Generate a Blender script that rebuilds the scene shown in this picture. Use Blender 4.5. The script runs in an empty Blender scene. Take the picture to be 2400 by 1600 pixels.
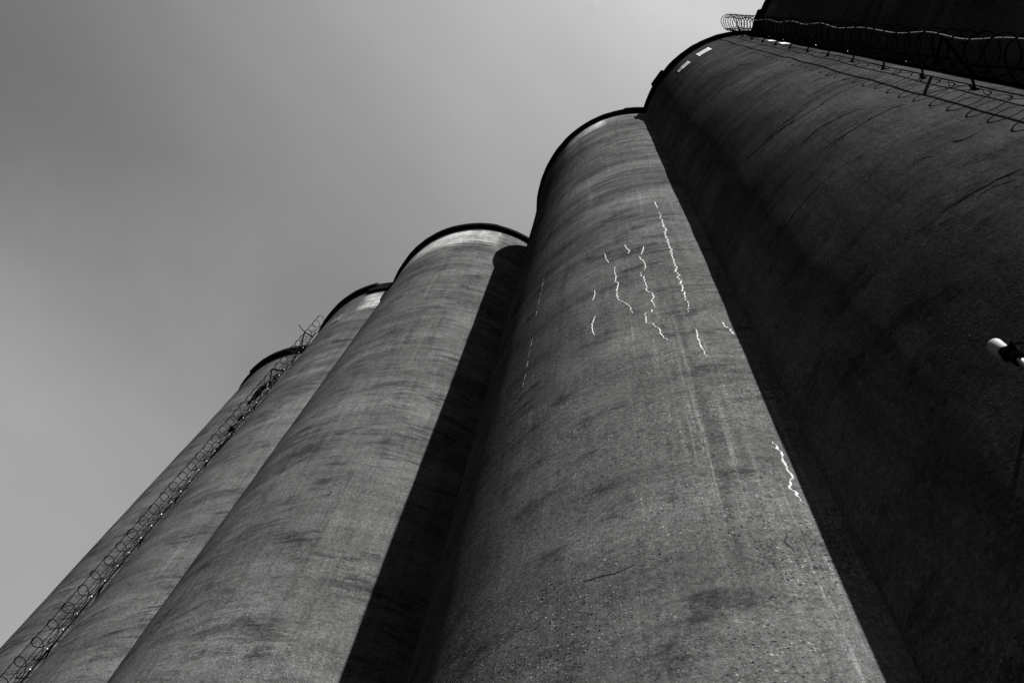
import bpy, math, random
from mathutils import noise, Vector, Matrix
random.seed(7)
C = bpy.context.scene.collection
SC = 3.5          # silo radius unit in metres
EYE = 1.6         # camera height above the ground
H = 10.386        # underside of the roof slabs above the eye, in silo radii
SUN_AZ, SUN_EL = -20.5, 49.0
# centre x, centre y, radius (silo radii), row runs from far left to near right
SILO = [(-5.39317, 1.91007, 1.00603), (-4.06776, 1.909, 1.00627), (-2.9311, 1.92114, 1.00112),
        (-0.84886, 1.95852, 1.02031), (0.45801, 1.95723, 0.99999), (1.89921, 1.90963, 1.00723)]
HT = [H + d for d in (0.0, 0.0012, 0.0, 0.0012, 0.0024, 0.0036)]   # slabs that overlap never share a plane

def zw(z): return EYE + SC * z

# ---------------------------------------------------------------- object helpers
def link(o, parent=None):
    C.objects.link(o)
    if parent: o.parent = parent
    return o
def empty(name, loc, label, cat, group=None):
    o = bpy.data.objects.new(name, None); o.empty_display_size = 0.3
    o.location = loc; link(o); o['label'] = label; o['category'] = cat
    if group: o['group'] = group
    return o
def mesh(name, vs, fs, mat, parent=None, smooth=True, label=None):
    me = bpy.data.meshes.new(name); me.from_pydata([tuple(v) for v in vs], [], fs); me.validate(); me.update()
    me.materials.append(mat)
    if smooth: me.polygons.foreach_set('use_smooth', [True] * len(me.polygons))
    o = bpy.data.objects.new(name, me); link(o, parent)
    if label: o['label'] = label
    return o
class MB:
    def __init__(s): s.v = []; s.f = []
    def tube(s, pts, r, n=8, cap=True, rf=None):
        pts = [Vector(p) for p in pts]; base = len(s.v); m = len(pts)
        up = Vector((0.13, 0.31, 0.94)); prev = None
        for i, p in enumerate(pts):
            t = (pts[min(i + 1, m - 1)] - pts[max(i - 1, 0)]).normalized()
            if prev is None:
                a = t.cross(up)
                if a.length < 1e-3: a = t.cross(Vector((1, 0, 0)))
            else: a = prev - t * prev.dot(t)
            a.normalize(); prev = a; b = t.cross(a)
            rr = rf(i) if rf else r
            for k in range(n):
                w = 2 * math.pi * k / n
                s.v.append(p + (a * math.cos(w) + b * math.sin(w)) * rr)
        for i in range(m - 1):
            for k in range(n):
                q = base + i * n; s.f.append((q + k, q + (k + 1) % n, q + n + (k + 1) % n, q + n + k))
        if cap:
            s.f.append(tuple(base + k for k in reversed(range(n)))); s.f.append(tuple(base + (m - 1) * n + k for k in range(n)))
    def box(s, c, ax, ay, az):
        c = Vector(c); b = len(s.v)
        for i in (-1, 1):
            for j in (-1, 1):
                for k in (-1, 1): s.v.append(c + ax * i + ay * j + az * k)
        s.f += [(b + 0, b + 1, b + 3, b + 2), (b + 4, b + 6, b + 7, b + 5), (b + 0, b + 4, b + 5, b + 1), (b + 2, b + 3, b + 7, b + 6), (b + 0, b + 2, b + 6, b + 4), (b + 1, b + 5, b + 7, b + 3)]
    def bar(s, a, b, w, d):
        a = Vector(a); b = Vector(b); t = (b - a); L = t.length / 2; t.normalize()
        x = t.cross(Vector((0, 0, 1)))
        if x.length < 1e-3: x = Vector((1, 0, 0))
        x.normalize(); y = t.cross(x)
        s.box((a + b) / 2, t * L, x * w, y * d)
    def build(s, name, mat, parent=None, smooth=True, label=None): return mesh(name, s.v, s.f, mat, parent, smooth, label)

# ---------------------------------------------------------------- materials
class N:
    def __init__(s, name):
        s.m = bpy.data.materials.new(name); s.m.use_nodes = True; s.t = s.m.node_tree; s.t.nodes.clear()
    def n(s, typ, **k):
        x = s.t.nodes.new(typ)
        for a, b in k.items():
            if a.startswith('i_'):
                key = a[2:]; key = int(key) if key.isdigit() else key
                x.inputs[key].default_value = b
            else: setattr(x, a, b)
        return x
    def l(s, a, b): s.t.links.new(a, b)
    def math(s, op, a, b=None, clamp=False):
        x = s.n('ShaderNodeMath', operation=op); x.use_clamp = clamp
        for i, q in enumerate((a, b)):
            if q is None: continue
            if isinstance(q, (int, float)): x.inputs[i].default_value = q
            else: s.l(q, x.inputs[i])
        return x.outputs[0]
    def rng(s, v, a, b, c, d, smooth=True):
        x = s.n('ShaderNodeMapRange'); x.interpolation_type = 'SMOOTHSTEP' if smooth else 'LINEAR'
        s.l(v, x.inputs[0])
        for i, q in enumerate((a, b, c, d)): x.inputs[i + 1].default_value = q
        return x.outputs[0]
    def noise(s, co, scale, off, detail=6, rough=.6, sc=1.0):
        mp = s.n('ShaderNodeMapping'); mp.inputs['Scale'].default_value = scale if isinstance(scale, tuple) else (scale,) * 3
        mp.inputs['Location'].default_value = off; s.l(co, mp.inputs[0])
        x = s.n('ShaderNodeTexNoise'); x.inputs['Scale'].default_value = sc; x.inputs['Detail'].default_value = detail; x.inputs['Roughness'].default_value = rough
        s.l(mp.outputs[0], x.inputs['Vector']); return x.outputs['Fac']
    def vor(s, co, scale, off, feature='F1'):
        mp = s.n('ShaderNodeMapping'); mp.inputs['Scale'].default_value = scale if isinstance(scale, tuple) else (scale,) * 3
        mp.inputs['Location'].default_value = off; s.l(co, mp.inputs[0])
        x = s.n('ShaderNodeTexVoronoi'); x.feature = feature; s.l(mp.outputs[0], x.inputs['Vector']); x.inputs['Scale'].default_value = 1.0
        return x
    def gray(s, v):
        x = s.n('ShaderNodeCombineColor')
        for i in range(3): s.l(v, x.inputs[i])
        return x.outputs[0]

def plain(name, base, rough=.6, metal=0.0, var=.25, scale=40, spec=.3):
    m = N(name); co = m.n('ShaderNodeTexCoord').outputs['Object']
    f = m.noise(co, scale, (1, 2, 3)); g = m.math('MULTIPLY', m.rng(f, .3, .7, 1 - var, 1 + var), base)
    b = m.n('ShaderNodeBsdfPrincipled'); m.l(m.gray(g), b.inputs['Base Color'])
    b.inputs['Roughness'].default_value = rough; b.inputs['Metallic'].default_value = metal; b.inputs['Specular IOR Level'].default_value = spec
    bp = m.n('ShaderNodeBump'); bp.inputs['Strength'].default_value = .3; bp.inputs['Distance'].default_value = .003; m.l(f, bp.inputs['Height']); m.l(bp.outputs[0], b.inputs['Normal'])
    o = m.n('ShaderNodeOutputMaterial'); m.l(b.outputs[0], o.inputs[0]); return m.m

def concrete(name, seed, base, bands=1.0, streaks=1.0, rough_low=1.0, top=None, low=.5, stain=1.0, drips=(), shade_stain=()):
    """cast concrete: lift lines, dirt blotches, rain streaks, exposed aggregate.
    top = (z where the lime wash starts, z where it is full, gain, az0, az1)"""
    m = N(name); co = m.n('ShaderNodeTexCoord').outputs['Object']; off = (seed * 17.3, seed * 5.1, seed * 9.7)
    sx = m.n('ShaderNodeSeparateXYZ'); m.l(co, sx.inputs[0]); X, Y, Z = sx.outputs
    # big soft blotches
    big = m.noise(co, .45, off, 5, .6)
    v = m.rng(big, .3, .7, .80, 1.18)
    # slip-form lift bands: long in the round, thin in height
    wob = m.noise(co, .5, (off[1], off[0], 3), 3, .5)
    cb = m.n('ShaderNodeCombineXYZ'); m.l(X, cb.inputs[0]); m.l(Y, cb.inputs[1]); m.l(m.math('ADD', Z, m.math('MULTIPLY', wob, .8)), cb.inputs[2])
    b1 = m.noise(cb.outputs[0], (.33, .33, 1.5), off, 9, .62)
    BZ = m.rng(Z, 7, 24, low * bands, bands)
    v = m.math('MULTIPLY', v, m.math('ADD', 1, m.math('MULTIPLY', BZ, m.rng(b1, .33, .64, -.30, .16, False))))
    b2 = m.noise(cb.outputs[0], (.9, .9, 7.0), (off[2], 1, off[0]), 6, .7)
    gate = m.rng(m.noise(co, .8, (off[1], 4, 2), 3, .5), .42, .62, .15, 1)
    v = m.math('MULTIPLY', v, m.math('SUBTRACT', 1, m.math('MULTIPLY', m.math('MULTIPLY', m.rng(b2, .46, .62, 0, 1), gate), m.math('MULTIPLY', BZ, .46))))
    # vertical rain streaks, light and dark
    st = m.noise(co, (7, 7, .16), off, 5, .6)
    sg = m.rng(m.noise(co, (.9, .9, .3), (off[2], 7, 7), 3, .5), .42, .62, .1, 1)
    v = m.math('MULTIPLY', v, m.math('ADD', 1, m.math('MULTIPLY', m.math('MULTIPLY', m.rng(st, .57, .70, 0, 1), sg), .35 * streaks)))
    v = m.math('MULTIPLY', v, m.math('SUBTRACT', 1, m.math('MULTIPLY', m.rng(m.noise(co, (4, 4, .10), (2, off[0], 5), 5, .6), .55, .72, 0, 1), .22 * streaks)))
    # fine board marks of the formwork
    bm = m.noise(co, (9, 9, .9), (4, off[1], off[0]), 4, .7); v = m.math('MULTIPLY', v, m.rng(bm, .3, .7, .88, 1.12))
    # soiled dark patches, ragged
    dk = m.noise(co, (1.1, 1.1, 1.9), (off[0], 9, off[2]), 10, .74)
    v = m.math('MULTIPLY', v, m.math('SUBTRACT', 1, m.math('MULTIPLY', m.rng(dk, .53, .66, 0, 1), .46 * stain)))
    # short dark dashes along the lifts, in ragged drifts
    b3 = m.noise(cb.outputs[0], (2.4, 2.4, 17), (off[1], 3, off[0]), 5, .75)
    g3 = m.rng(m.noise(co, (.55, .55, .8), (off[2], 2, off[1]), 6, .7), .48, .62, 0, 1)
    v = m.math('MULTIPLY', v, m.math('SUBTRACT', 1, m.math('MULTIPLY', m.math('MULTIPLY', m.rng(b3, .48, .60, 0, 1), g3), m.math('MULTIPLY', BZ, .40))))
    # fine pale scratches along and across
    s1 = m.noise(cb.outputs[0], (.5, .5, 34), (off[0], 8, 3), 4, .7)
    v = m.math('MULTIPLY', v, m.math('ADD', 1, m.math('MULTIPLY', m.rng(s1, .62, .70, 0, 1), m.math('MULTIPLY', BZ, .26))))
    # grain
    g1 = m.noise(co, 22, off, 6, .75); v = m.math('MULTIPLY', v, m.rng(g1, .3, .7, .52, 1.48, False)); g2 = m.noise(co, 75, off, 3, .8); v = m.math('MULTIPLY', v, m.rng(g2, .35, .65, .60, 1.40, False))
    # aggregate showing through, where the skin has weathered
    worn = m.rng(m.noise(co, .9, (off[1], off[2], 1), 7, .7), .42, .62, .12, 1)
    worn = m.math('MULTIPLY', worn, m.rng(Z, 6, 26, 1.0 * rough_low, .18 * rough_low))
    wv = m.n('ShaderNodeVectorMath', operation='ADD'); nz = m.n('ShaderNodeTexNoise'); nz.inputs['Scale'].default_value = 30; m.l(co, nz.inputs['Vector']); sv_ = m.n('ShaderNodeVectorMath', operation='SCALE'); sv_.inputs['Scale'].default_value = .035; m.l(nz.outputs['Color'], sv_.inputs[0]); m.l(co, wv.inputs[0]); m.l(sv_.outputs[0], wv.inputs[1]); cw = wv.outputs[0]
    vo = m.vor(cw, 34, off); vr = m.n('ShaderNodeSeparateColor'); m.l(vo.outputs['Color'], vr.inputs[0])
    peb = m.math('MULTIPLY', m.rng(vo.outputs['Distance'], .20, .42, 1, 0), m.rng(vr.outputs[0], .50, .95, 0, 1.3))
    vo2 = m.vor(cw, 12, (3, off[0], 8)); vr2 = m.n('ShaderNodeSeparateColor'); m.l(vo2.outputs['Color'], vr2.inputs[0])
    peb2 = m.math('MULTIPLY', m.rng(vo2.outputs['Distance'], .10, .20, 1, 0), m.math('GREATER_THAN', vr2.outputs[1], .86))
    pit = m.math('MULTIPLY', m.rng(vo.outputs['Distance'], .22, .42, 1, 0), m.rng(vr.outputs[0], .18, .36, 1, 0))
    v = m.math('MULTIPLY', v, m.math('ADD', 1, m.math('MULTIPLY', peb, m.math('ADD', m.math('MULTIPLY', worn, 1.15), .14))))
    v = m.math('MULTIPLY', v, m.math('ADD', 1, m.math('MULTIPLY', peb2, m.math('ADD', m.math('MULTIPLY', worn, 1.0), .25))))
    v = m.math('MULTIPLY', v, m.math('SUBTRACT', 1, m.math('MULTIPLY', pit, m.math('ADD', m.math('MULTIPLY', worn, .80), .12))))
    # clustered honeycombing: dense small pits and grit in drifts
    cl = m.rng(m.noise(co, (2.2, 2.2, 3.4), (off[2], 5, off[1]), 9, .78), .50, .62, 0, 1)
    cl = m.math('MULTIPLY', cl, m.rng(Z, 5, 24, 1.0 * rough_low, .25 * rough_low))
    vo3 = m.vor(cw, 62, (off[1], 1, 2)); vr3 = m.n('ShaderNodeSeparateColor'); m.l(vo3.outputs['Color'], vr3.inputs[0])
    sp = m.rng(vr3.outputs[0], 0, 1, -.55, .75, False); sp = m.math('MULTIPLY', sp, m.rng(vo3.outputs['Distance'], .25, .6, 1, .2))
    v = m.math('MULTIPLY', v, m.math('ADD', 1, m.math('MULTIPLY', sp, m.math('ADD', m.math('MULTIPLY', cl, .9), .22))))
    v = m.math('MULTIPLY', v, m.math('SUBTRACT', 1, m.math('MULTIPLY', cl, .20)))
    az = m.math('MULTIPLY', m.math('ARCTAN2', Y, X), 180 / math.pi)
    for w in (top or []):
        z0, z1, gain, a0, a1 = w[:5]
        zz = m.math('ADD', Z, m.math('MULTIPLY', m.math('SUBTRACT', m.noise(co, (1.1, 1.1, 1.1), (off[0], 2, 2), 7, .7), .5), w[5] if len(w) > 5 else 1.6))
        k = m.rng(zz, z0, z1, 0, 1)
        aa = m.math('ADD', az, m.math('MULTIPLY', m.math('SUBTRACT', m.noise(co, 1.6, (6, 6, off[0]), 6, .7), .5), 10))
        k = m.math('MULTIPLY', k, m.math('MULTIPLY', m.rng(aa, a0 - 3, a0 + 3, 0, 1), m.rng(aa, a1 - 3, a1 + 3, 1, 0)))
        k = m.math('MULTIPLY', k, m.rng(b2, .35, .65, 1.0, .72))
        v = m.math('MULTIPLY', v, m.math('ADD', 1, m.math('MULTIPLY', k, gain)))
    for (a0, a1, z0, z1, gain) in drips:      # runs of pale scratches
        f = m.rng(m.noise(co, (16, 16, .22), (off[0], 3, 3), 5, .7), .52, .66, 0, 1)
        k = m.math('MULTIPLY', m.math('MULTIPLY', m.rng(az, a0, a0 + 2, 0, 1), m.rng(az, a1 - 2, a1, 1, 0)), m.math('MULTIPLY', m.rng(Z, z0, z0 + 1, 0, 1), m.rng(Z, z1 - 3, z1, 1, 0)))
        v = m.math('MULTIPLY', v, m.math('ADD', 1, m.math('MULTIPLY', m.math('MULTIPLY', f, k), gain)))
    for (a0, a1, z0, z1, gain, sw, zf) in shade_stain:       # shade falloff painted into the colour, plus some staining, with a ragged edge
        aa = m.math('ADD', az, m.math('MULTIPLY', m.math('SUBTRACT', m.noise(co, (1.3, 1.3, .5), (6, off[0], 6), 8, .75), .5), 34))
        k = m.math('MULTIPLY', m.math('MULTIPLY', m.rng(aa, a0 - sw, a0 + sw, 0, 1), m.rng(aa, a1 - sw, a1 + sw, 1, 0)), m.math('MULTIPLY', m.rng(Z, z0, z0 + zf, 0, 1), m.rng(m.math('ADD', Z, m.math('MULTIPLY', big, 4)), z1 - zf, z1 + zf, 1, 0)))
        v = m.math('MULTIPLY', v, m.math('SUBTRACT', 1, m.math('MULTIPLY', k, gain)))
    v = m.math('MULTIPLY', v, base)
    b = m.n('ShaderNodeBsdfPrincipled'); m.l(m.gray(v), b.inputs['Base Color']); b.inputs['Roughness'].default_value = 1.0; b.inputs['Specular IOR Level'].default_value = 0
    hgt = m.math('ADD', m.math('MULTIPLY', g1, .35), m.math('MULTIPLY', m.math('SUBTRACT', peb, pit), m.math('ADD', m.math('MULTIPLY', worn, .6), .08)))
    hgt = m.math('ADD', hgt, m.math('MULTIPLY', b2, .55))
    bp = m.n('ShaderNodeBump'); bp.inputs['Strength'].default_value = .55; bp.inputs['Distance'].default_value = .012
    m.l(hgt, bp.inputs['Height']); m.l(bp.outputs[0], b.inputs['Normal'])
    o = m.n('ShaderNodeOutputMaterial'); m.l(b.outputs[0], o.inputs[0]); return m.m

TOPZ = zw(H)
KB = 0.052
M = {}
M[0] = concrete('weathered_concrete_a', 1, KB * .95, bands=1.25, low=.8)
M[1] = concrete('weathered_concrete_b', 2, KB * 1.0, bands=1.25, low=.8, top=[(zw(9.55), zw(9.72), 3.2, -70, -40, .5)])
M[2] = concrete('weathered_concrete_c', 3, KB * .95, bands=1.2, low=.75, top=[(zw(9.58), zw(9.86), 1.9, -145, -38, .9), (zw(9.70), zw(9.95), .7, -92, -58, 1.2)])
M[3] = concrete('weathered_concrete_d', 4, KB * 1.04, bands=1.2, top=[(zw(9.76), zw(9.90), 2.6, -98, -74, .5), (zw(10.02), zw(10.18), 1.6, -160, -118, .4), (zw(9.95), zw(10.2), .5, -78, -50, .9)], stain=1.1, low=.35, drips=[(-66, -50, 3.5, 13, .55), (-76, -60, 8, 17, .30)], shade_stain=[(-178, -89, -2, 60, .42, 14, 1), (-170, -98, 22, 44, .25, 6, 6)])  # last list: painted shade down the left side, then a dark upper stain
M[4] = concrete('weathered_concrete_e', 5, KB * .84, bands=.9, streaks=.6, rough_low=.7, low=.3, shade_stain=[(-112, 30, -2, 60, .34, 14, 1), (-116, -92, -2, 60, .36, 12, 1), (-108, 0, -2, 12, .66, 12, 6)])  # dimmer light painted on lit face and terminator; also darker low down
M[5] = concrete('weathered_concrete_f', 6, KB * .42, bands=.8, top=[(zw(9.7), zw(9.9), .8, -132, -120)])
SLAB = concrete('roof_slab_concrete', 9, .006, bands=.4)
WHITE_FILL = plain('white_crack_filler', .27, .9, var=.3, scale=14, spec=0)
DIM_FILL = plain('dull_crack_filler', .13, .9, var=.5, scale=10, spec=0)  # darker filler tone for the hairline cracks
DARK_CRACK = plain('open_dark_crack', .003, 1, var=.4, spec=0)
PATCH = plain('pale_repair_mortar', .15, .9, var=.2, scale=9)
PATCH2 = plain('dull_repair_mortar', .10, .9, var=.25, scale=9)
PATCH3 = plain('worn_repair_mortar', .075, .95, var=.35, scale=6, spec=0)
PATCHD = plain('dark_mortar', .012, .9, var=.3, scale=9)  # dark tone at one end of the smaller patch
STEEL = plain('dull_galvanised_steel', .13, .45, .5, var=.35)
SHADE_STEEL = plain('shade_darkened_steel', .0008, 1, 0, var=.4, spec=0)  # shade put into the colour: sunlit brackets and rail stay near black
TAPE = plain('razor_tape_steel', .003, 1, 0, var=.3, spec=0)
TAPEB = plain('weathered_razor_tape', .006, .9, 0, var=.4, spec=.05)
CABLE = plain('bright_wire_rope', .028, .9, 0, var=.5, spec=.02, scale=6)
BAG = plain('black_plastic_film', .002, 1, 0, var=.3, spec=0)
RAG = plain('grey_plastic_film', .012, 1, 0, var=.3, spec=0)
RADOME = plain('white_plastic_radome', .12, .7, 0, var=.06, scale=5, spec=.1)

# ---------------------------------------------------------------- silos
def wall_off(i, a, z):
    """small unevenness of the cast wall in metres; a in radians, z in world metres"""
    x = math.cos(a) * SC; y = math.sin(a) * SC
    n1 = noise.noise(Vector((x * .5 + 13 * i, y * .5, z * .22)))
    n2 = noise.noise(Vector((x * .35 + 7 * i, y * .35, z * 1.1 + 40)))
    return .018 * n1 + .008 * n2
def wall_pt(i, deg, z, d=0.0):
    a = math.radians(deg); r = SILO[i][2] * SC + wall_off(i, a, zw(z)) + d
    return Vector((r * math.cos(a), r * math.sin(a), zw(z)))
def build_wall(i, parent):
    na, z0, z1 = 288, -0.3, zw(HT[i]) + .06
    nz = 130; vs = []; fs = []
    for k in range(nz + 1):
        z = z0 + (z1 - z0) * k / nz
        for j in range(na):
            a = 2 * math.pi * j / na; r = SILO[i][2] * SC + wall_off(i, a, z)
            vs.append((r * math.cos(a), r * math.sin(a), z))
    for k in range(nz):
        for j in range(na):
            fs.append((k * na + j, k * na + (j + 1) % na, (k + 1) * na + (j + 1) % na, (k + 1) * na + j))
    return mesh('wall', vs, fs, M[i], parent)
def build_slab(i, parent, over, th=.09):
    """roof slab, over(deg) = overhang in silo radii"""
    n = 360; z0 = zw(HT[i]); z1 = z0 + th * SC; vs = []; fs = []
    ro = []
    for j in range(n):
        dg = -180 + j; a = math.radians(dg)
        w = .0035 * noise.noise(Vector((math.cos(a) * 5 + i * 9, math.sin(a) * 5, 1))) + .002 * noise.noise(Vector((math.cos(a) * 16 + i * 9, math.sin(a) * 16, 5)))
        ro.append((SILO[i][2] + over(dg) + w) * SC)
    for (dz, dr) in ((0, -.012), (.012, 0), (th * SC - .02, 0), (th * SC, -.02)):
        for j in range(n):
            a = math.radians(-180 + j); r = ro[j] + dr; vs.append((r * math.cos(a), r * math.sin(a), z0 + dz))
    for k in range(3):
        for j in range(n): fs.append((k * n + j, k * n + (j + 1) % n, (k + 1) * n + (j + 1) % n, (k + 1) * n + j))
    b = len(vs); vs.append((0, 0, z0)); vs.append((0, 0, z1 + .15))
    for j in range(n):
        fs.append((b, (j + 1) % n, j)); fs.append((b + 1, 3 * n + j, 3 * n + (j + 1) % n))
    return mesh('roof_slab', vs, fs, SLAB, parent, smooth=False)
def resample(pl, step):
    out = []
    for (a0, z0), (a1, z1) in zip(pl, pl[1:]):
        L = math.hypot(math.radians(a1 - a0) * SC, (z1 - z0) * SC); n = max(1, int(L / step))
        for k in range(n): out.append((a0 + (a1 - a0) * k / n, z0 + (z1 - z0) * k / n))
    out.append(pl[-1]); return out
def ribbon(i, pl, w, mat, name, parent, rise=.006, jit=.4, step=.05, jpos=.0, label=None, edge=-.004):
    """a bead that follows the wall: three strands, its edges sunk in the wall"""
    P = resample(pl, step); n = len(P); pts = []
    sd = random.random() * 100
    for k, (a, z) in enumerate(P):
        q = noise.noise(Vector((k * .55 + sd, 2, 3))) * jpos
        pts.append((a + math.degrees(q / SC) , z + noise.noise(Vector((k * .5 + sd, 9, 3))) * jpos / SC))
    vs = []; fs = []
    for k in range(n):
        a0, z0 = pts[max(k - 1, 0)]; a1, z1 = pts[min(k + 1, n - 1)]
        tx = math.radians(a1 - a0) * SC; tz = (z1 - z0) * SC; L = math.hypot(tx, tz) or 1
        nx, nz = -tz / L, tx / L
        t = k / max(1, n - 1); taper = min(1, 4.5 * t + .25, 4.5 * (1 - t) + .25)
        hw = w / 2 * taper * (1 + jit * noise.noise(Vector((k * .6 + sd, 1, 1))) * 2)
        hw = max(hw, w * .12); a, z = pts[k]
        for s, e in ((-1, edge), (-.45, rise * .8), (.45, rise * .8), (1, edge)):
            vs.append(wall_pt(i, a + math.degrees(nx * hw * s / SC), z + nz * hw * s / SC, e))
    for k in range(n - 1):
        for s in range(3):
            q = k * 4 + s; fs.append((q, q + 4, q + 5, q + 1))
    return mesh(name, vs, fs, mat, parent, label=label)
def patch(i, a0, a1, z0, z1, mat, parent, skew=0, label=None, name='repair_patch'):
    na, nz = 10, 6; vs = []; fs = []
    for layer, d in ((0, -.01), (1, .012)):
        for k in range(nz + 1):
            for j in range(na + 1):
                u, v = j / na, k / nz; e = 1 if layer else 1.0
                ja = .25 * noise.noise(Vector((v * 4, a0, 3))) if j in (0, na) else 0; jz = .008 * noise.noise(Vector((u * 4, z0, 5))) if k in (0, nz) else 0
                vs.append(wall_pt(i, a0 + (a1 - a0) * u + skew * v + ja, z0 + (z1 - z0) * v + jz, d))
    m = (na + 1) * (nz + 1)
    for k in range(nz):
        for j in range(na):
            q = m + k * (na + 1) + j; fs.append((q, q + 1, q + na + 2, q + na + 1))
    for j in range(na):
        for k in (0, nz): q = k * (na + 1) + j; fs.append((q, q + 1, q + 1 + m, q + m))
    for k in range(nz):
        for j in (0, na): q = k * (na + 1) + j; fs.append((q, q + na + 1, q + na + 1 + m, q + m))
    return mesh(name, vs, fs, mat, parent, label=label)

WHITE=[
  [(-60.13, 5.585), (-60.06, 5.497), (-59.84, 5.382)] ,
  [(-59.86, 5.292), (-59.63, 5.189), (-60.12, 5.121), (-59.77, 5.085), (-59.68, 4.983), (-59.96, 4.946), (-59.4, 4.837), (-59.98, 4.782), (-60.06, 4.703), (-59.82, 4.597), (-60.01, 4.498), (-59.78, 4.431), (-60.04, 4.339), (-59.94, 4.219), (-60.12, 4.177), (-59.85, 4.104), (-59.91, 4.063), (-60.44, 4.032), (-59.82, 3.983), (-60.23, 3.934), (-59.69, 3.867), (-60.19, 3.838), (-59.78, 3.794), (-60.12, 3.761), (-59.91, 3.656), (-60.12, 3.613), (-59.67, 3.546), (-59.88, 3.505), (-60.32, 3.471), (-60.21, 3.442)] ,
  [(-71.38, 4.696), (-71.18, 4.626), (-70.3, 4.541), (-70.84, 4.495)] ,
  [(-66.46, 4.569), (-66.75, 4.498), (-67.55, 4.407)] ,
  [(-68.27, 4.413), (-67.76, 4.328), (-67.23, 4.289), (-66.96, 4.198), (-67.48, 4.127)] ,
  [(-68.47, 4.105), (-68.32, 4.067), (-68.58, 4.045), (-67.94, 4.035), (-67.88, 3.956), (-67.61, 3.877), (-67.89, 3.82), (-67.31, 3.788), (-66.8, 3.774), (-66.5, 3.719), (-66.71, 3.688), (-67.2, 3.672), (-66.92, 3.624), (-66.68, 3.589), (-66.92, 3.571)] ,
  [(-67.57, 3.554), (-67.55, 3.516)] ,
  [(-68.61, 3.535), (-69.08, 3.521), (-68.96, 3.475), (-69.16, 3.408), (-67.89, 3.382), (-67.35, 3.341), (-66.7, 3.311), (-66.68, 3.256), (-66.22, 3.206), (-65.12, 3.152)] ,
  [(-77.24, 4.66), (-76.94, 4.548), (-76.1, 4.432)] ,
  [(-74.64, 4.329), (-74.83, 4.253), (-74.55, 4.163), (-74.87, 4.077), (-74.08, 4.046), (-74.73, 3.934), (-74.68, 3.824), (-73.97, 3.775), (-73.07, 3.739), (-71.83, 3.645), (-71.91, 3.604), (-71.51, 3.555)] ,
  [(-80.22, 4.081), (-80.18, 4.017), (-80.74, 3.939)] ,
  [(-80.13, 3.714), (-80.93, 3.628), (-80.93, 3.567), (-80.46, 3.477)] ,
  [(-60.15, 3.267), (-59.78, 3.226), (-60.07, 3.157), (-59.91, 3.106), (-60.03, 3.073), (-59.69, 3.015), (-59.64, 2.961)] ,
  [(-54.43, 3.331), (-54.13, 3.266), (-53.45, 3.23), (-53.07, 3.169)] ,
  [(-98.56, 4.972), (-98.6, 4.724), (-99.16, 4.547), (-99.08, 4.314)] ,
  [(-98.79, 3.998), (-99.11, 3.833), (-98.92, 3.689), (-99.06, 3.546), (-99.15, 3.442)] ,
  [(-54.36, 2.321), (-54.05, 2.319), (-53.77, 2.272), (-53.46, 2.262), (-53.59, 2.231), (-53.77, 2.206), (-53.59, 2.177), (-53.53, 2.154), (-53.31, 2.131), (-53.79, 2.103), (-54.19, 2.076), (-54.12, 2.061), (-53.74, 2.044), (-53.58, 2.007), (-53.12, 1.99)] ,
]
DARK={
4 : [[(-78.12, 4.993), (-73.86, 4.993), (-70.13, 4.965)], [(-106.5, 4.737), (-100.82, 4.691), (-96.19, 4.684), (-89.9, 4.608), (-84.18, 4.595), (-78.37, 4.666), (-74.0, 4.669), (-70.39, 4.675)], [(-87.51, 4.793), (-82.16, 4.804), (-77.3, 4.797)], [(-95.73, 4.177), (-89.53, 4.21), (-84.8, 4.168), (-79.25, 4.136)], [(-94.04, 3.877), (-89.5, 3.856), (-82.88, 3.865), (-77.03, 3.887), (-73.84, 3.85)], [(-80.0, 3.082), (-78.19, 3.055), (-75.45, 3.064)], [(-86.52, 3.077), (-85.11, 3.071), (-84.19, 3.042)], [(-92.0, 2.584), (-89.2, 2.579), (-84.47, 2.582), (-81.94, 2.576), (-79.66, 2.57)], [(-89.22, 6.426), (-85.63, 6.395), (-81.64, 6.421)], [(-89.2, 7.299), (-81.91, 7.417), (-78.95, 7.155)], [(-87.0, 8.062), (-80.4, 8.123), (-74.66, 8.116)]] ,
3 : [[(-71.34, 4.725), (-69.44, 4.703), (-67.67, 4.696)], [(-82.03, 1.84), (-78.37, 1.828), (-75.02, 1.831)], [(-56.87, 1.872), (-56.95, 1.816), (-56.93, 1.786)]] ,
2 : [[(-75.7, 7.248), (-68.38, 7.214), (-61.01, 7.196)], [(-57.23, 4.259), (-56.65, 4.303)]] ,
1 : [[(-98.75, 4.262), (-92.34, 4.338), (-84.43, 4.329), (-77.92, 4.344)], [None, None, None], [None, None, None]] ,
}
SKY_STR, SUN_STR, EXPO = .05, 5.0, 2.0
SKY_CAP = 1.6
# thin high cloud veils: direction, cosine where the veil begins, cosine where it is densest, gain
VEILS = [((.159, .106, 1), .70, 1.06, 1.22), ((-.82, .061, .72), .87, 1.0, 1.55)]

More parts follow.
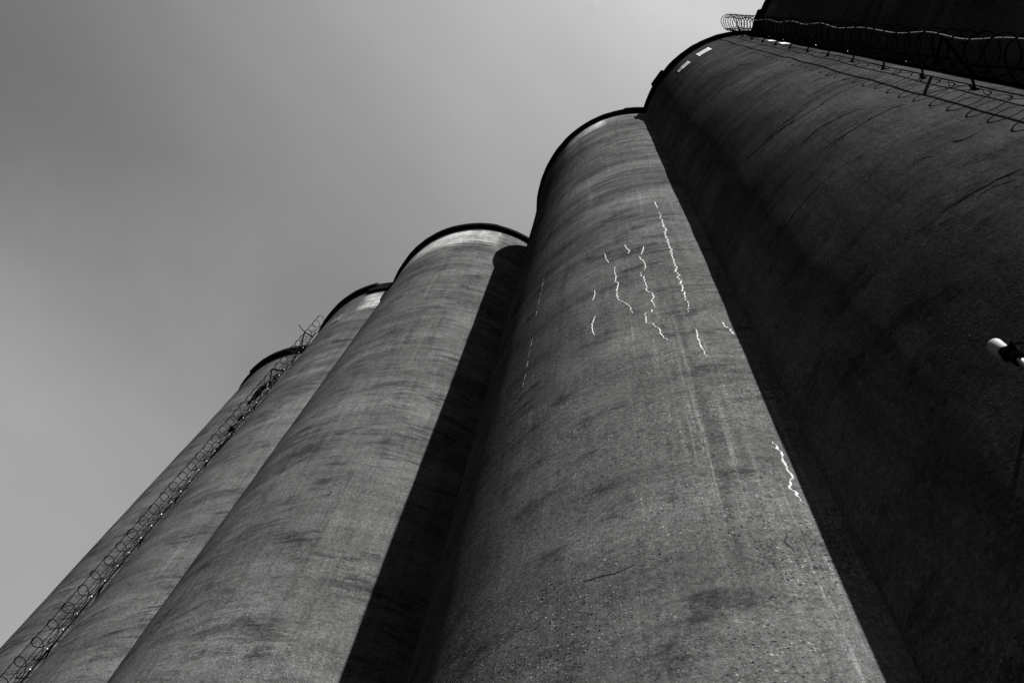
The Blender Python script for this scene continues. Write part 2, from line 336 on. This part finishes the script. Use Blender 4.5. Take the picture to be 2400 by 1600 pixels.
LAB = ['farthest concrete silo, mostly hidden behind the razor wire at far left',
       'concrete silo second from the left with a white stain under its roof edge',
       'third concrete silo from the left with a broad pale band under its rim',
       'sunlit concrete silo streaked with white filled cracks in the centre of the picture',
       'huge dark concrete silo with long black cracks and razor wire shadows',
       'black unlit concrete silo in the top right corner beyond the razor wire']
def over(i):
    def f(dg):
        if i == 4:
            if -114.4 < dg < -104: return .064
            return .044 if dg > -104 else .040
        if i == 3: return .052 if -62 < dg < -40 else .043
        if i == 5: return .075 if dg < -124 else .046
        if i == 1: return .050 if dg < -66 else .030
        if i == 2: return .050 if dg < -41 else .045
        if i == 0: return .052 if dg > -99 else .034
        return .046
    return f
SI = []
for i, (x, y, r) in enumerate(SILO):
    e = empty('grain_silo', (x * SC, y * SC, 0), LAB[i], 'silo', 'concrete silos in a row'); SI.append(e)
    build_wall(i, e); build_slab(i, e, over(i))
for pl in WHITE:
    a = pl[0][0]
    w = .026 if a > -55 and pl[0][1] < 3 else (.007 if a < -95 else .023)
    if a < -79 and a > -90: w = .022
    if a < -95:          # the two hairline ones are broken into dashes
        P = resample(pl, .05); k = 0
        while k < len(P) - 3:
            n = random.randint(4, 9); ribbon(3, P[k:k + n], w, DIM_FILL, 'crack_filler', SI[3], rise=.003, jit=.6, step=.05, jpos=.02); k += n + random.randint(0, 3)
        continue
    ribbon(3, pl, w, WHITE_FILL, 'crack_filler', SI[3], rise=.006, jit=.7, step=.03, jpos=.045 if len(pl) > 18 else .022)
for k, L in DARK.items():
    for pl in L:
        if any(p is None for p in pl): continue
        w = {4: .075, 3: .011, 2: .035, 1: .06}[k]
        if k == 4 and len(pl) == 3: w = .06
        if k == 4 and pl[0][1] > 6: w = .07
        ribbon(k, pl, w, DARK_CRACK, 'crack', SI[k], rise=.003, jit=.9, step=.06, jpos=.05)
# thin companion cracks that run beside the long ones of the dark silo
for a0, a1, z in ((-100, -86, 4.72), (-97, -90, 4.63), (-90, -84, 3.93), (-93, -88, 3.82), (-104, -92, 6.9), (-99, -84, 7.7), (-97, -80, 5.9), (-96, -70, 8.6), (-92, -76, 6.1), (-112, -100, 3.5), (-88, -82, 2.53)):
    ribbon(4, [(a0, z), ((a0 + a1) / 2, z + random.uniform(-.02, .02)), (a1, z + random.uniform(-.03, .03))], .025, DARK_CRACK, 'crack', SI[4], rise=.003, jit=.9, step=.06, jpos=.06)
for i, a0, a1, z in ((1, -72, -62, 9.0), (1, -96, -88, 6.1), (1, -93, -84, 5.2), (1, -90, -78, 3.5), (2, -70, -60, 6.0), (2, -84, -74, 5.1), (2, -62, -50, 3.9), (3, -76, -64, 7.4), (3, -84, -72, 6.4), (3, -70, -56, 5.9)):
    ribbon(i, [(a0, z), ((a0 + a1) / 2, z + .015), (a1, z - .01)], .018, DARK_CRACK, 'crack', SI[i], rise=.002, jit=1.0, step=.06, jpos=.07)
patch(4, -86.2, -79.0, 9.51, 9.93, PATCH, SI[4], label='bright rectangular repair patch')
patch(4, -96.2, -91.9, 9.53, 9.86, PATCH2, SI[4], label='smaller dull rectangular repair patch')
patch(4, -99.6, -96.6, 9.56, 9.83, PATCHD, SI[4], label='dark end of the smaller patch')
patch(4, -57.0, -53.0, 8.62, 8.93, PATCH, SI[4], skew=1.2)
patch(4, -57.6, -52.8, 8.0, 8.35, PATCH, SI[4], skew=1.4)
patch(1, -86.0, -80.5, 9.46, 9.74, PATCH3, SI[1], skew=-1)
def arc_beam(i, a0, a1, ro, ri, z0, z1, name, parent):
    vs = []; fs = []; n = int(abs(a1 - a0)) + 2
    for k in range(n):
        a = math.radians(a0 + (a1 - a0) * k / (n - 1))
        for r, z in ((ri, z0), (ro, z0), (ro, z1), (ri, z1)): vs.append((r * SC * math.cos(a), r * SC * math.sin(a), zw(z)))
    for k in range(n - 1):
        for s in range(4): q = k * 4; fs.append((q + s, q + (s + 1) % 4, q + 4 + (s + 1) % 4, q + 4 + s))
    fs.append((0, 1, 2, 3)); q = (n - 1) * 4; fs.append((q + 3, q + 2, q + 1, q)); return mesh(name, vs, fs, SLAB, parent, smooth=False)
arc_beam(1, -71, -40, 1.00627 + .030, .95, 10.25, HT[1] + .0009, 'rim_beam', SI[1])

# ---------------------------------------------------------------- razor wire barriers climbing the silo walls
def rpos(i, deg, e, z, world=True):
    a = math.radians(deg); r = SILO[i][2] + e
    return Vector(((SILO[i][0] + r * math.cos(a)) * SC, (SILO[i][1] + r * math.sin(a)) * SC, zw(z)))
def barrier(i, rail, outer, mid, z0, z1, ztop, pitch, zloop, brk, frames, lab, hand, ryk=.85):
    ob = rpos(i, *rail, -EYE / SC); t = empty('razor_wire_barrier', ob, lab, 'razor wire', 'razor wire barriers climbing the silos')
    def L(deg, e, z): return rpos(i, deg, e, z) - ob
    def part(mb, name, mat, parent=t, **k): return mb.build(name, mat, parent, **k)
    # wall rail
    mb = MB(); n = 160
    mb.tube([L(rail[0] + .12 * noise.noise(Vector((k * .35, i, 0))), rail[1] + .002 * noise.noise(Vector((k * .4, i, 4))), z0 + (z1 - z0) * k / n) for k in range(n + 1)], .026 if i == 4 else .017, 8)
    part(mb, 'rail', SHADE_STEEL)
    # brackets: a leg out of the wall that bends into the rail
    for z in brk:
        mb = MB(); a, e = rail; s = -1 if i == 4 else -1
        foot = L(a + s * 3.8, -.012, z - .20); k1 = L(a + s * 3.6, .010, z - .18); k2 = L(a + s * .8, e * .95, z - .01); top = L(a, e, z + .02)
        mb.tube([foot, k1, k1.lerp(k2, .1), k2, top], .018, 8)
        mb.box(L(a + s * 3.8, .002, z - .20), (L(a + s * 3.6, .03, z) - L(a + s * 3.6, 0, z)).normalized() * .006, Vector((0, 0, .05)), (L(a + s * 4.6, 0, z) - L(a + s * 3.6, 0, z)).normalized() * .04)
        part(mb, 'bracket', SHADE_STEEL)
    # outer carrier rope, sagging between its ties
    def sag(z):
        u = z * 1.05 + i
        return (1 if i == 4 else .25) * (.006 * math.sin(u * 6.0) + .010 * noise.noise(Vector((u * 1.6, i * 3, 0))))
    nn = 420; mb = MB()
    mb.tube([L(outer[0] + 1.0 * sag(z) * 20, outer[1] + sag(z), z) for z in [z0 + (ztop - z0) * k / nn for k in range(nn + 1)]], .017 if i == 4 else .0095, 7)
    part(mb, 'wire_rope', CABLE if i == 4 else SHADE_STEEL)
    mb = MB()
    mb.tube([L(mid[0] + 12 * sag(z + 3), mid[1] + .6 * sag(z + 3), z) for z in [z0 + (z1 - z0) * k / nn for k in range(nn + 1)]], .016 if i == 4 else .008, 7)
    part(mb, 'wire_rope', SHADE_STEEL)
    # concertina coil: one long helix of razor tape, loops of uneven size
    pr = L(rail[0], rail[1] + .012, 0); po = L(outer[0], outer[1] + .006, 0); pr.z = po.z = 0
    ax = (po - pr); cen = (po + pr) / 2 + (Vector((math.cos(math.radians(-110)), math.sin(math.radians(-110)), 0)) * .022 * SC if i == 4 else Vector()); ra = ax.length / 2; ax.normalize(); ay = Vector((-ax.y, ax.x, 0)) * hand
    pts = []; turns = (ztop - z0) / pitch; steps = int(turns * 34)
    ex = .8 if i == 4 else 1.0
    ph0 = 2 * math.pi * ((zloop - z0) / pitch)
    for k in range(steps + 1):
        u = k / steps; ph = 2 * math.pi * u * turns - ph0; lp = ph / (2 * math.pi)
        rr = ra * (1.0 + .10 * noise.noise(Vector((lp * .9, i * 5, 0)))); ry = ra * (ryk + .12 * noise.noise(Vector((lp * .9, 3, i))))
        c, s = math.cos(ph), math.sin(ph)
        c = math.copysign(abs(c) ** ex, c); s = math.copysign(abs(s) ** ex, s)
        zz = z0 + (ztop - z0) * u - pitch * (.11 if i == 4 else .15) * math.sin(ph) + pitch * .10 * noise.noise(Vector((lp * 1.4, 8, i)))
        p = cen + ax * (rr * c) + ay * (ry * s); p = Vector((p.x, p.y, zw(zz))); pts.append(p)
    mb = MB(); mb.tube(pts, .0125 if i == 4 else .0105, 5)
    coil = part(mb, 'coil', TAPE if i == 4 else TAPEB)
    bl = MB(); d = 0; last = pts[0]
    for k in range(1, len(pts) - 1):
        d += (pts[k] - pts[k - 1]).length
        if d > (.11 if i == 4 else .16):
            d = 0; tg = (pts[k + 1] - pts[k - 1]).normalized(); w = Vector((random.uniform(-1, 1), random.uniform(-1, 1), random.uniform(-1, 1))).cross(tg).normalized(); u = tg.cross(w)
            b = len(bl.v); c = pts[k]
            bl.v += [c - tg * .028, c + w * .012 + tg * .012, c + tg * .028, c - w * .012 - tg * .012, c + u * .002, c - u * .002]
            bl.f += [(b, b + 1, b + 4), (b + 1, b + 2, b + 4), (b + 2, b + 3, b + 4), (b + 3, b, b + 4), (b + 1, b, b + 5), (b + 2, b + 1, b + 5), (b + 3, b + 2, b + 5), (b, b + 3, b + 5)]
    bl.build('blades', TAPE if i == 4 else TAPEB, coil, smooth=False)['kind'] = 'stuff'
    # ties: small bright clips that hold every loop to the rail
    z = zloop - pitch * int((zloop - z0) / pitch); k = 0
    while z < z1:
        mb = MB(); c = L(rail[0] + random.uniform(-.5, .5), rail[1] + .008, z)
        r = random.uniform(.014, .024); mb.tube([c - Vector((0, 0, r * 1.6)), c - Vector((0, 0, r)), c + Vector((0, 0, r)), c + Vector((0, 0, r * 1.6))], r, 8, rf=lambda q: r if q in (1, 2) else r * .6)
        part(mb, 'clip', SHADE_STEEL if i == 4 and random.random() < .7 else STEEL)
        z += pitch
    # slack second strand lying across the loops
    mb = MB(); n = 500
    mb.tube([L(rail[0] + (outer[0] - rail[0]) * q, rail[1] + (outer[1] - rail[1]) * q + .004, z0 + (z1 - z0) * k / n) for k in range(n + 1) for q in [.22 + .20 * math.sin((z0 + (z1 - z0) * k / n) / pitch * 2 * math.pi * .5) + .10 * noise.noise(Vector((k * .2, 1, i)))]], .006, 5)
    part(mb, 'tie_wire', TAPE if i == 4 else TAPEB)
    for (za, feet, hook) in frames:
        mb = MB(); ap = L(outer[0], outer[1], za)
        for (zf, side, ef) in feet: mb.bar(ap, L(rail[0] + side, rail[1] + ef, zf), .021, .012)
        if hook:
            o2 = L(outer[0], outer[1] + .05, za + .04); mb.bar(ap, o2, .012, .012); mb.bar(o2, L(outer[0], outer[1] + .055, za + .02) + (ap - o2) * .0 + Vector((0, 0, .16)) + (o2 - ap), .011, .011)
        part(mb, 'support_frame', SHADE_STEEL, smooth=False)
    return t
def polar(i, p):
    q = Vector((p[0] / SC - SILO[i][0], p[1] / SC - SILO[i][1])); return (math.degrees(math.atan2(q.y, q.x)) % 360, q.length - SILO[i][2])
cB = rpos(1, 247, .088, 0); nB = Vector((math.cos(math.radians(257.8)), math.sin(math.radians(257.8)), 0)) * SC
RB = polar(1, cB - nB * .049); OB = polar(1, cB + nB * .051)
brE = [10.02 - .6 * k for k in range(14)]
brE[0] = 10.02
brB = [9.9 - .6 * k for k in range(14)]
bE = barrier(4, (-57.0, .024), (-60.2, .176), (-59.2, .082), .9, 10.35, 11.0, .183, 3.806, brE,
        [(4.22, [(4.50, 0, .0), (4.02, 0, .0)], False)],
        'razor wire run on hooked brackets up the right side of the huge dark silo', 1)
bB = barrier(1, RB, OB, (247, .09), .9, 10.2, 10.55, .1735, 4.286, brB,
        [(9.98, [(10.02, 0, .0), (9.50, 0, .0), (9.28, 1.0, .0)], True), (8.82, [(8.95, 0, .0), (8.45, 0, .0)], False)],
        'razor wire run between the two farthest silos with black plastic caught in it', -1, 1.0)
# short post that carries the wire past the roof edge
mb = MB(); o = bE.location
for a in (-61, -57.5): mb.tube([rpos(4, a, .055, 10.2) - o, rpos(4, a, .06, 10.6) - o, rpos(4, a, .058, 10.98) - o], .014, 7)
mb.bar(rpos(4, -57.5, .058, 10.9) - o, rpos(4, -61, .058, 10.9) - o, .016, .016)
mb.bar(rpos(4, -57.5, .02, 10.42) - o, rpos(4, -57.5, .066, 10.42) - o, .02, .03); mb.bar(rpos(4, -61, .02, 10.42) - o, rpos(4, -61, .066, 10.42) - o, .02, .03)
mb.build('support_frame', SHADE_STEEL, bE, smooth=False)

# ---------------------------------------------------------------- plastic caught in the wire
def rag(name, p0, p1, w, mat, lab, cat, seed):
    p0 = Vector(p0); p1 = Vector(p1); n, m = 26, 14; vs = []; fs = []
    t = (p1 - p0); a = t.cross(Vector((.3, 1, .1))).normalized(); b = t.normalized().cross(a)
    for k in range(n + 1):
        u = k / n; prof = (math.sin(math.pi * min(1, u * 1.02)) ** .55) * (.55 + .6 * u) + .08
        prof *= .7 + .5 * noise.noise(Vector((u * 6, seed, 0)))+.25
        if u < .1 or u > .9: prof *= .45
        for j in range(m):
            th = 2 * math.pi * j / m
            r = w * prof * (1 + .55 * noise.noise(Vector((math.cos(th) * 1.6 + seed, math.sin(th) * 1.6, u * 9))))
            bend = .25 * w * math.sin(u * 5 + seed)
            vs.append(p0 + t * (u + .02 * noise.noise(Vector((th, u * 9, seed)))) + a * (math.cos(th) * r + bend) + b * (math.sin(th) * r * .6) - p0)
    for k in range(n):
        for j in range(m): fs.append((k * m + j, k * m + (j + 1) % m, (k + 1) * m + (j + 1) % m, (k + 1) * m + j))
    fs.append(tuple(reversed(range(m)))); fs.append(tuple(n * m + j for j in range(m)))
    o = mesh(name, vs, fs, mat, None, smooth=False); o.location = p0; o['label'] = lab; o['category'] = cat; return o
rag('plastic_bag', rpos(1, 246, .10, 8.02), rpos(1, 247, .085, 8.55), .15, BAG, 'long shredded black plastic bag snagged in the far razor wire', 'plastic bag', 1.3)
rag('plastic_scrap', rpos(1, 248.5, .06, 8.58), rpos(1, 249.5, .055, 8.72), .10, RAG, 'dull grey plastic scrap just above the black bag in the wire', 'plastic scrap', 4.1)
rag('plastic_scrap', rpos(1, 249, .06, 7.60), rpos(1, 250, .05, 7.68), .085, RAG, 'small crumpled scrap in the wire, the nearer to the black bag of two below it', 'plastic scrap', 6.4)
rag('plastic_scrap', rpos(1, 249, .06, 7.36), rpos(1, 250, .05, 7.46), .10, RAG, 'small crumpled scrap in the wire, the lowest one below the black bag', 'plastic scrap', 8.8)

# ---------------------------------------------------------------- mast with a round-topped antenna at the right edge
ax_, ay_ = .24325 * SC, .92944 * SC
t = empty('antenna_mast', (ax_, ay_, 0), 'white round-topped antenna clamped to a thin pole at the right edge', 'antenna')
ZT = zw(1.778)
def lathe(prof, n=28):
    vs = []; fs = []
    for r, z in prof:
        for k in range(n): a = 2 * math.pi * k / n; vs.append((r * math.cos(a), r * math.sin(a), z))
    for q in range(len(prof) - 1):
        for k in range(n): fs.append((q * n + k, q * n + (k + 1) % n, (q + 1) * n + (k + 1) % n, (q + 1) * n + k))
    fs.append(tuple(reversed(range(n)))); fs.append(tuple((len(prof) - 1) * n + k for k in range(n))); return vs, fs
R0 = .050
prof = [(R0 * .9, ZT - .20), (R0, ZT - .19), (R0, ZT - R0)] + [(max(R0 * math.cos(w), .002), ZT - R0 + R0 * math.sin(w)) for w in [math.pi / 2 * k / 10 for k in range(1, 11)]]
mesh('radome', *lathe(prof), RADOME, t)
zc = ZT - .20
mb = MB()
px, py = .028, -.012
mb.tube([(px, py, zc - .58), (px, py, zc + .02)], .020, 12); mb.build('pole', STEEL, t)
mb = MB()
mb.box((px * .8, py, zc - .10), Vector((.03, 0, 0)), Vector((0, .03, 0)), Vector((0, 0, .08)))
mb.box((px * .5, py, zc - .035), Vector((.042, 0, 0)), Vector((0, .036, 0)), Vector((0, 0, .026)))
mb.box((px, py, zc - .16), Vector((.036, 0, 0)), Vector((0, .034, 0)), Vector((0, 0, .016)))
for s in (-1, 1): mb.tube([(px + s * .036, py - .055, zc - .03), (px + s * .036, py + .05, zc - .03)], .008, 6)
mb.build('clamp', SHADE_STEEL, t, smooth=False)
wd = Vector((SILO[4][0] * SC - ax_, SILO[4][1] * SC - ay_, 0)).normalized()
gap = math.hypot(SILO[4][0] * SC - ax_, SILO[4][1] * SC - ay_) - SC
side = Vector((wd.y, -wd.x, 0))
for z in (zc - .16, zc - .50):
    mb = MB(); mb.bar(Vector((px, py, z)), Vector((px, py, z)) + wd * (gap + .03), .018, .012); mb.build('standoff', SHADE_STEEL, t, smooth=False)
mb = MB(); c0 = Vector((px, py, zc - .05)) + side * .055
mb.tube([c0 + Vector((0, 0, .05)), c0 + side * .03 + Vector((0, 0, .01)), c0 + side * .05 + Vector((0, 0, -.08)), c0 + side * .03 + Vector((0, 0, -.35)), c0 + Vector((0, 0, -.9)), c0 + wd * (gap - .05) + Vector((0, 0, -1.2))], .006, 6); mb.build('cable', BAG, t)

# ---------------------------------------------------------------- ground
g = N('dusty_asphalt'); co = g.n('ShaderNodeTexCoord').outputs['Object']
v = g.math('MULTIPLY', g.rng(g.noise(co, .4, (0, 0, 0), 8, .6), .3, .7, .7, 1.3), g.rng(g.noise(co, 30, (0, 0, 0), 4, .7), .3, .7, .7, 1.3))
b = g.n('ShaderNodeBsdfPrincipled'); g.l(g.gray(g.math('MULTIPLY', v, .035)), b.inputs['Base Color']); b.inputs['Roughness'].default_value = .95; b.inputs['Specular IOR Level'].default_value = .1
o = g.n('ShaderNodeOutputMaterial'); g.l(b.outputs[0], o.inputs[0])
vs = []; fs = []; n = 60
for j in range(n + 1):
    for i in range(n + 1):
        x = ((i / n) * 2 - 1); y = ((j / n) * 2 - 1); x = math.copysign(abs(x) ** 3, x) * 3000; y = math.copysign(abs(y) ** 3, y) * 3000
        vs.append((x, y, .02 * noise.noise(Vector((x * .2, y * .2, 0)))))
for j in range(n):
    for i in range(n): q = j * (n + 1) + i; fs.append((q, q + 1, q + n + 2, q + n + 1))
gr = mesh('ground', vs, fs, g.m); gr['kind'] = 'structure'

# ---------------------------------------------------------------- sky, sun, camera
w = bpy.data.worlds.new('World'); bpy.context.scene.world = w; w.use_nodes = True; nt = w.node_tree; nt.nodes.clear()
W = N.__new__(N); W.t = nt; W.m = None
sky = nt.nodes.new('ShaderNodeTexSky'); sky.sky_type = 'NISHITA'; sky.sun_disc = False
sky.sun_elevation = math.radians(SUN_EL); sky.sun_rotation = math.radians(90 - SUN_AZ); sky.altitude = 50; sky.air_density = 1.0; sky.dust_density = 1.6; sky.ozone_density = 1.0
sep = nt.nodes.new('ShaderNodeSeparateColor'); nt.links.new(sky.outputs[0], sep.inputs[0])
tc = nt.nodes.new('ShaderNodeTexCoord').outputs['Generated']
# monochrome film behind a red filter: the red channel of the daylight sky, with thin high cirrus haze
haze = W.noise(tc, (1.6, 1.6, 2.2), (3.1, .7, 5.2), 5, .55); haze2 = W.noise(tc, (5, 2.0, 4), (1, 8, 2), 6, .6)
vv = W.math('MULTIPLY', W.math('MINIMUM', sep.outputs[0], SKY_CAP), W.rng(haze2, .3, .7, .96, 1.05))
warp = W.math('MULTIPLY', W.math('SUBTRACT', haze, .5), .10)
def veil(d, w0, w1, gain):
    dt = nt.nodes.new('ShaderNodeVectorMath'); dt.operation = 'DOT_PRODUCT'; nt.links.new(tc, dt.inputs[0]); dt.inputs[1].default_value = Vector(d).normalized()
    return W.math('MULTIPLY', W.rng(W.math('ADD', dt.outputs['Value'], warp), w0, w1, 0, 1), gain)
f = .86
for q in VEILS: f = W.math('ADD', veil(*q), f)
vv = W.math('MULTIPLY', vv, f)
sz = nt.nodes.new('ShaderNodeSeparateXYZ'); nt.links.new(tc, sz.inputs[0])
vv = W.math('MULTIPLY', vv, W.rng(sz.outputs[2], .05, .62, .30, 1))
bg = nt.nodes.new('ShaderNodeBackground'); nt.links.new(W.gray(vv), bg.inputs[0]); bg.inputs[1].default_value = SKY_STR
wo = nt.nodes.new('ShaderNodeOutputWorld'); nt.links.new(bg.outputs[0], wo.inputs[0])
sd = bpy.data.lights.new('sun', 'SUN'); sd.energy = SUN_STR; sd.angle = math.radians(.5); sd.color = (1, .99, .97)
so = bpy.data.objects.new('sun', sd); C.objects.link(so)
sv = Vector((math.cos(math.radians(SUN_AZ)) * math.cos(math.radians(SUN_EL)), math.sin(math.radians(SUN_AZ)) * math.cos(math.radians(SUN_EL)), math.sin(math.radians(SUN_EL))))
so.rotation_euler = sv.to_track_quat('Z', 'Y').to_euler(); so.location = sv * 100
cd = bpy.data.cameras.new('camera'); cam = bpy.data.objects.new('camera', cd); C.objects.link(cam)
MR = ((0.7943843785, 0.6023038029, 0.0786357943), (0.5508862055, -0.7689296311, 0.3244558692), (0.2558863962, -0.2144232997, -0.9426265436))
cam.matrix_world = Matrix.Translation((0, 0, EYE)) @ Matrix(MR).transposed().to_4x4()
cd.sensor_width = 36; cd.sensor_fit = 'HORIZONTAL'; cd.lens = 2287.437 / 2400 * 36; cd.clip_start = .05; cd.clip_end = 8000
sc = bpy.context.scene; sc.camera = cam
sc.view_settings.view_transform = 'Standard'; sc.view_settings.look = 'None'; sc.view_settings.gamma = 1; sc.view_settings.exposure = EXPO
sc.cycles.max_bounces = 6
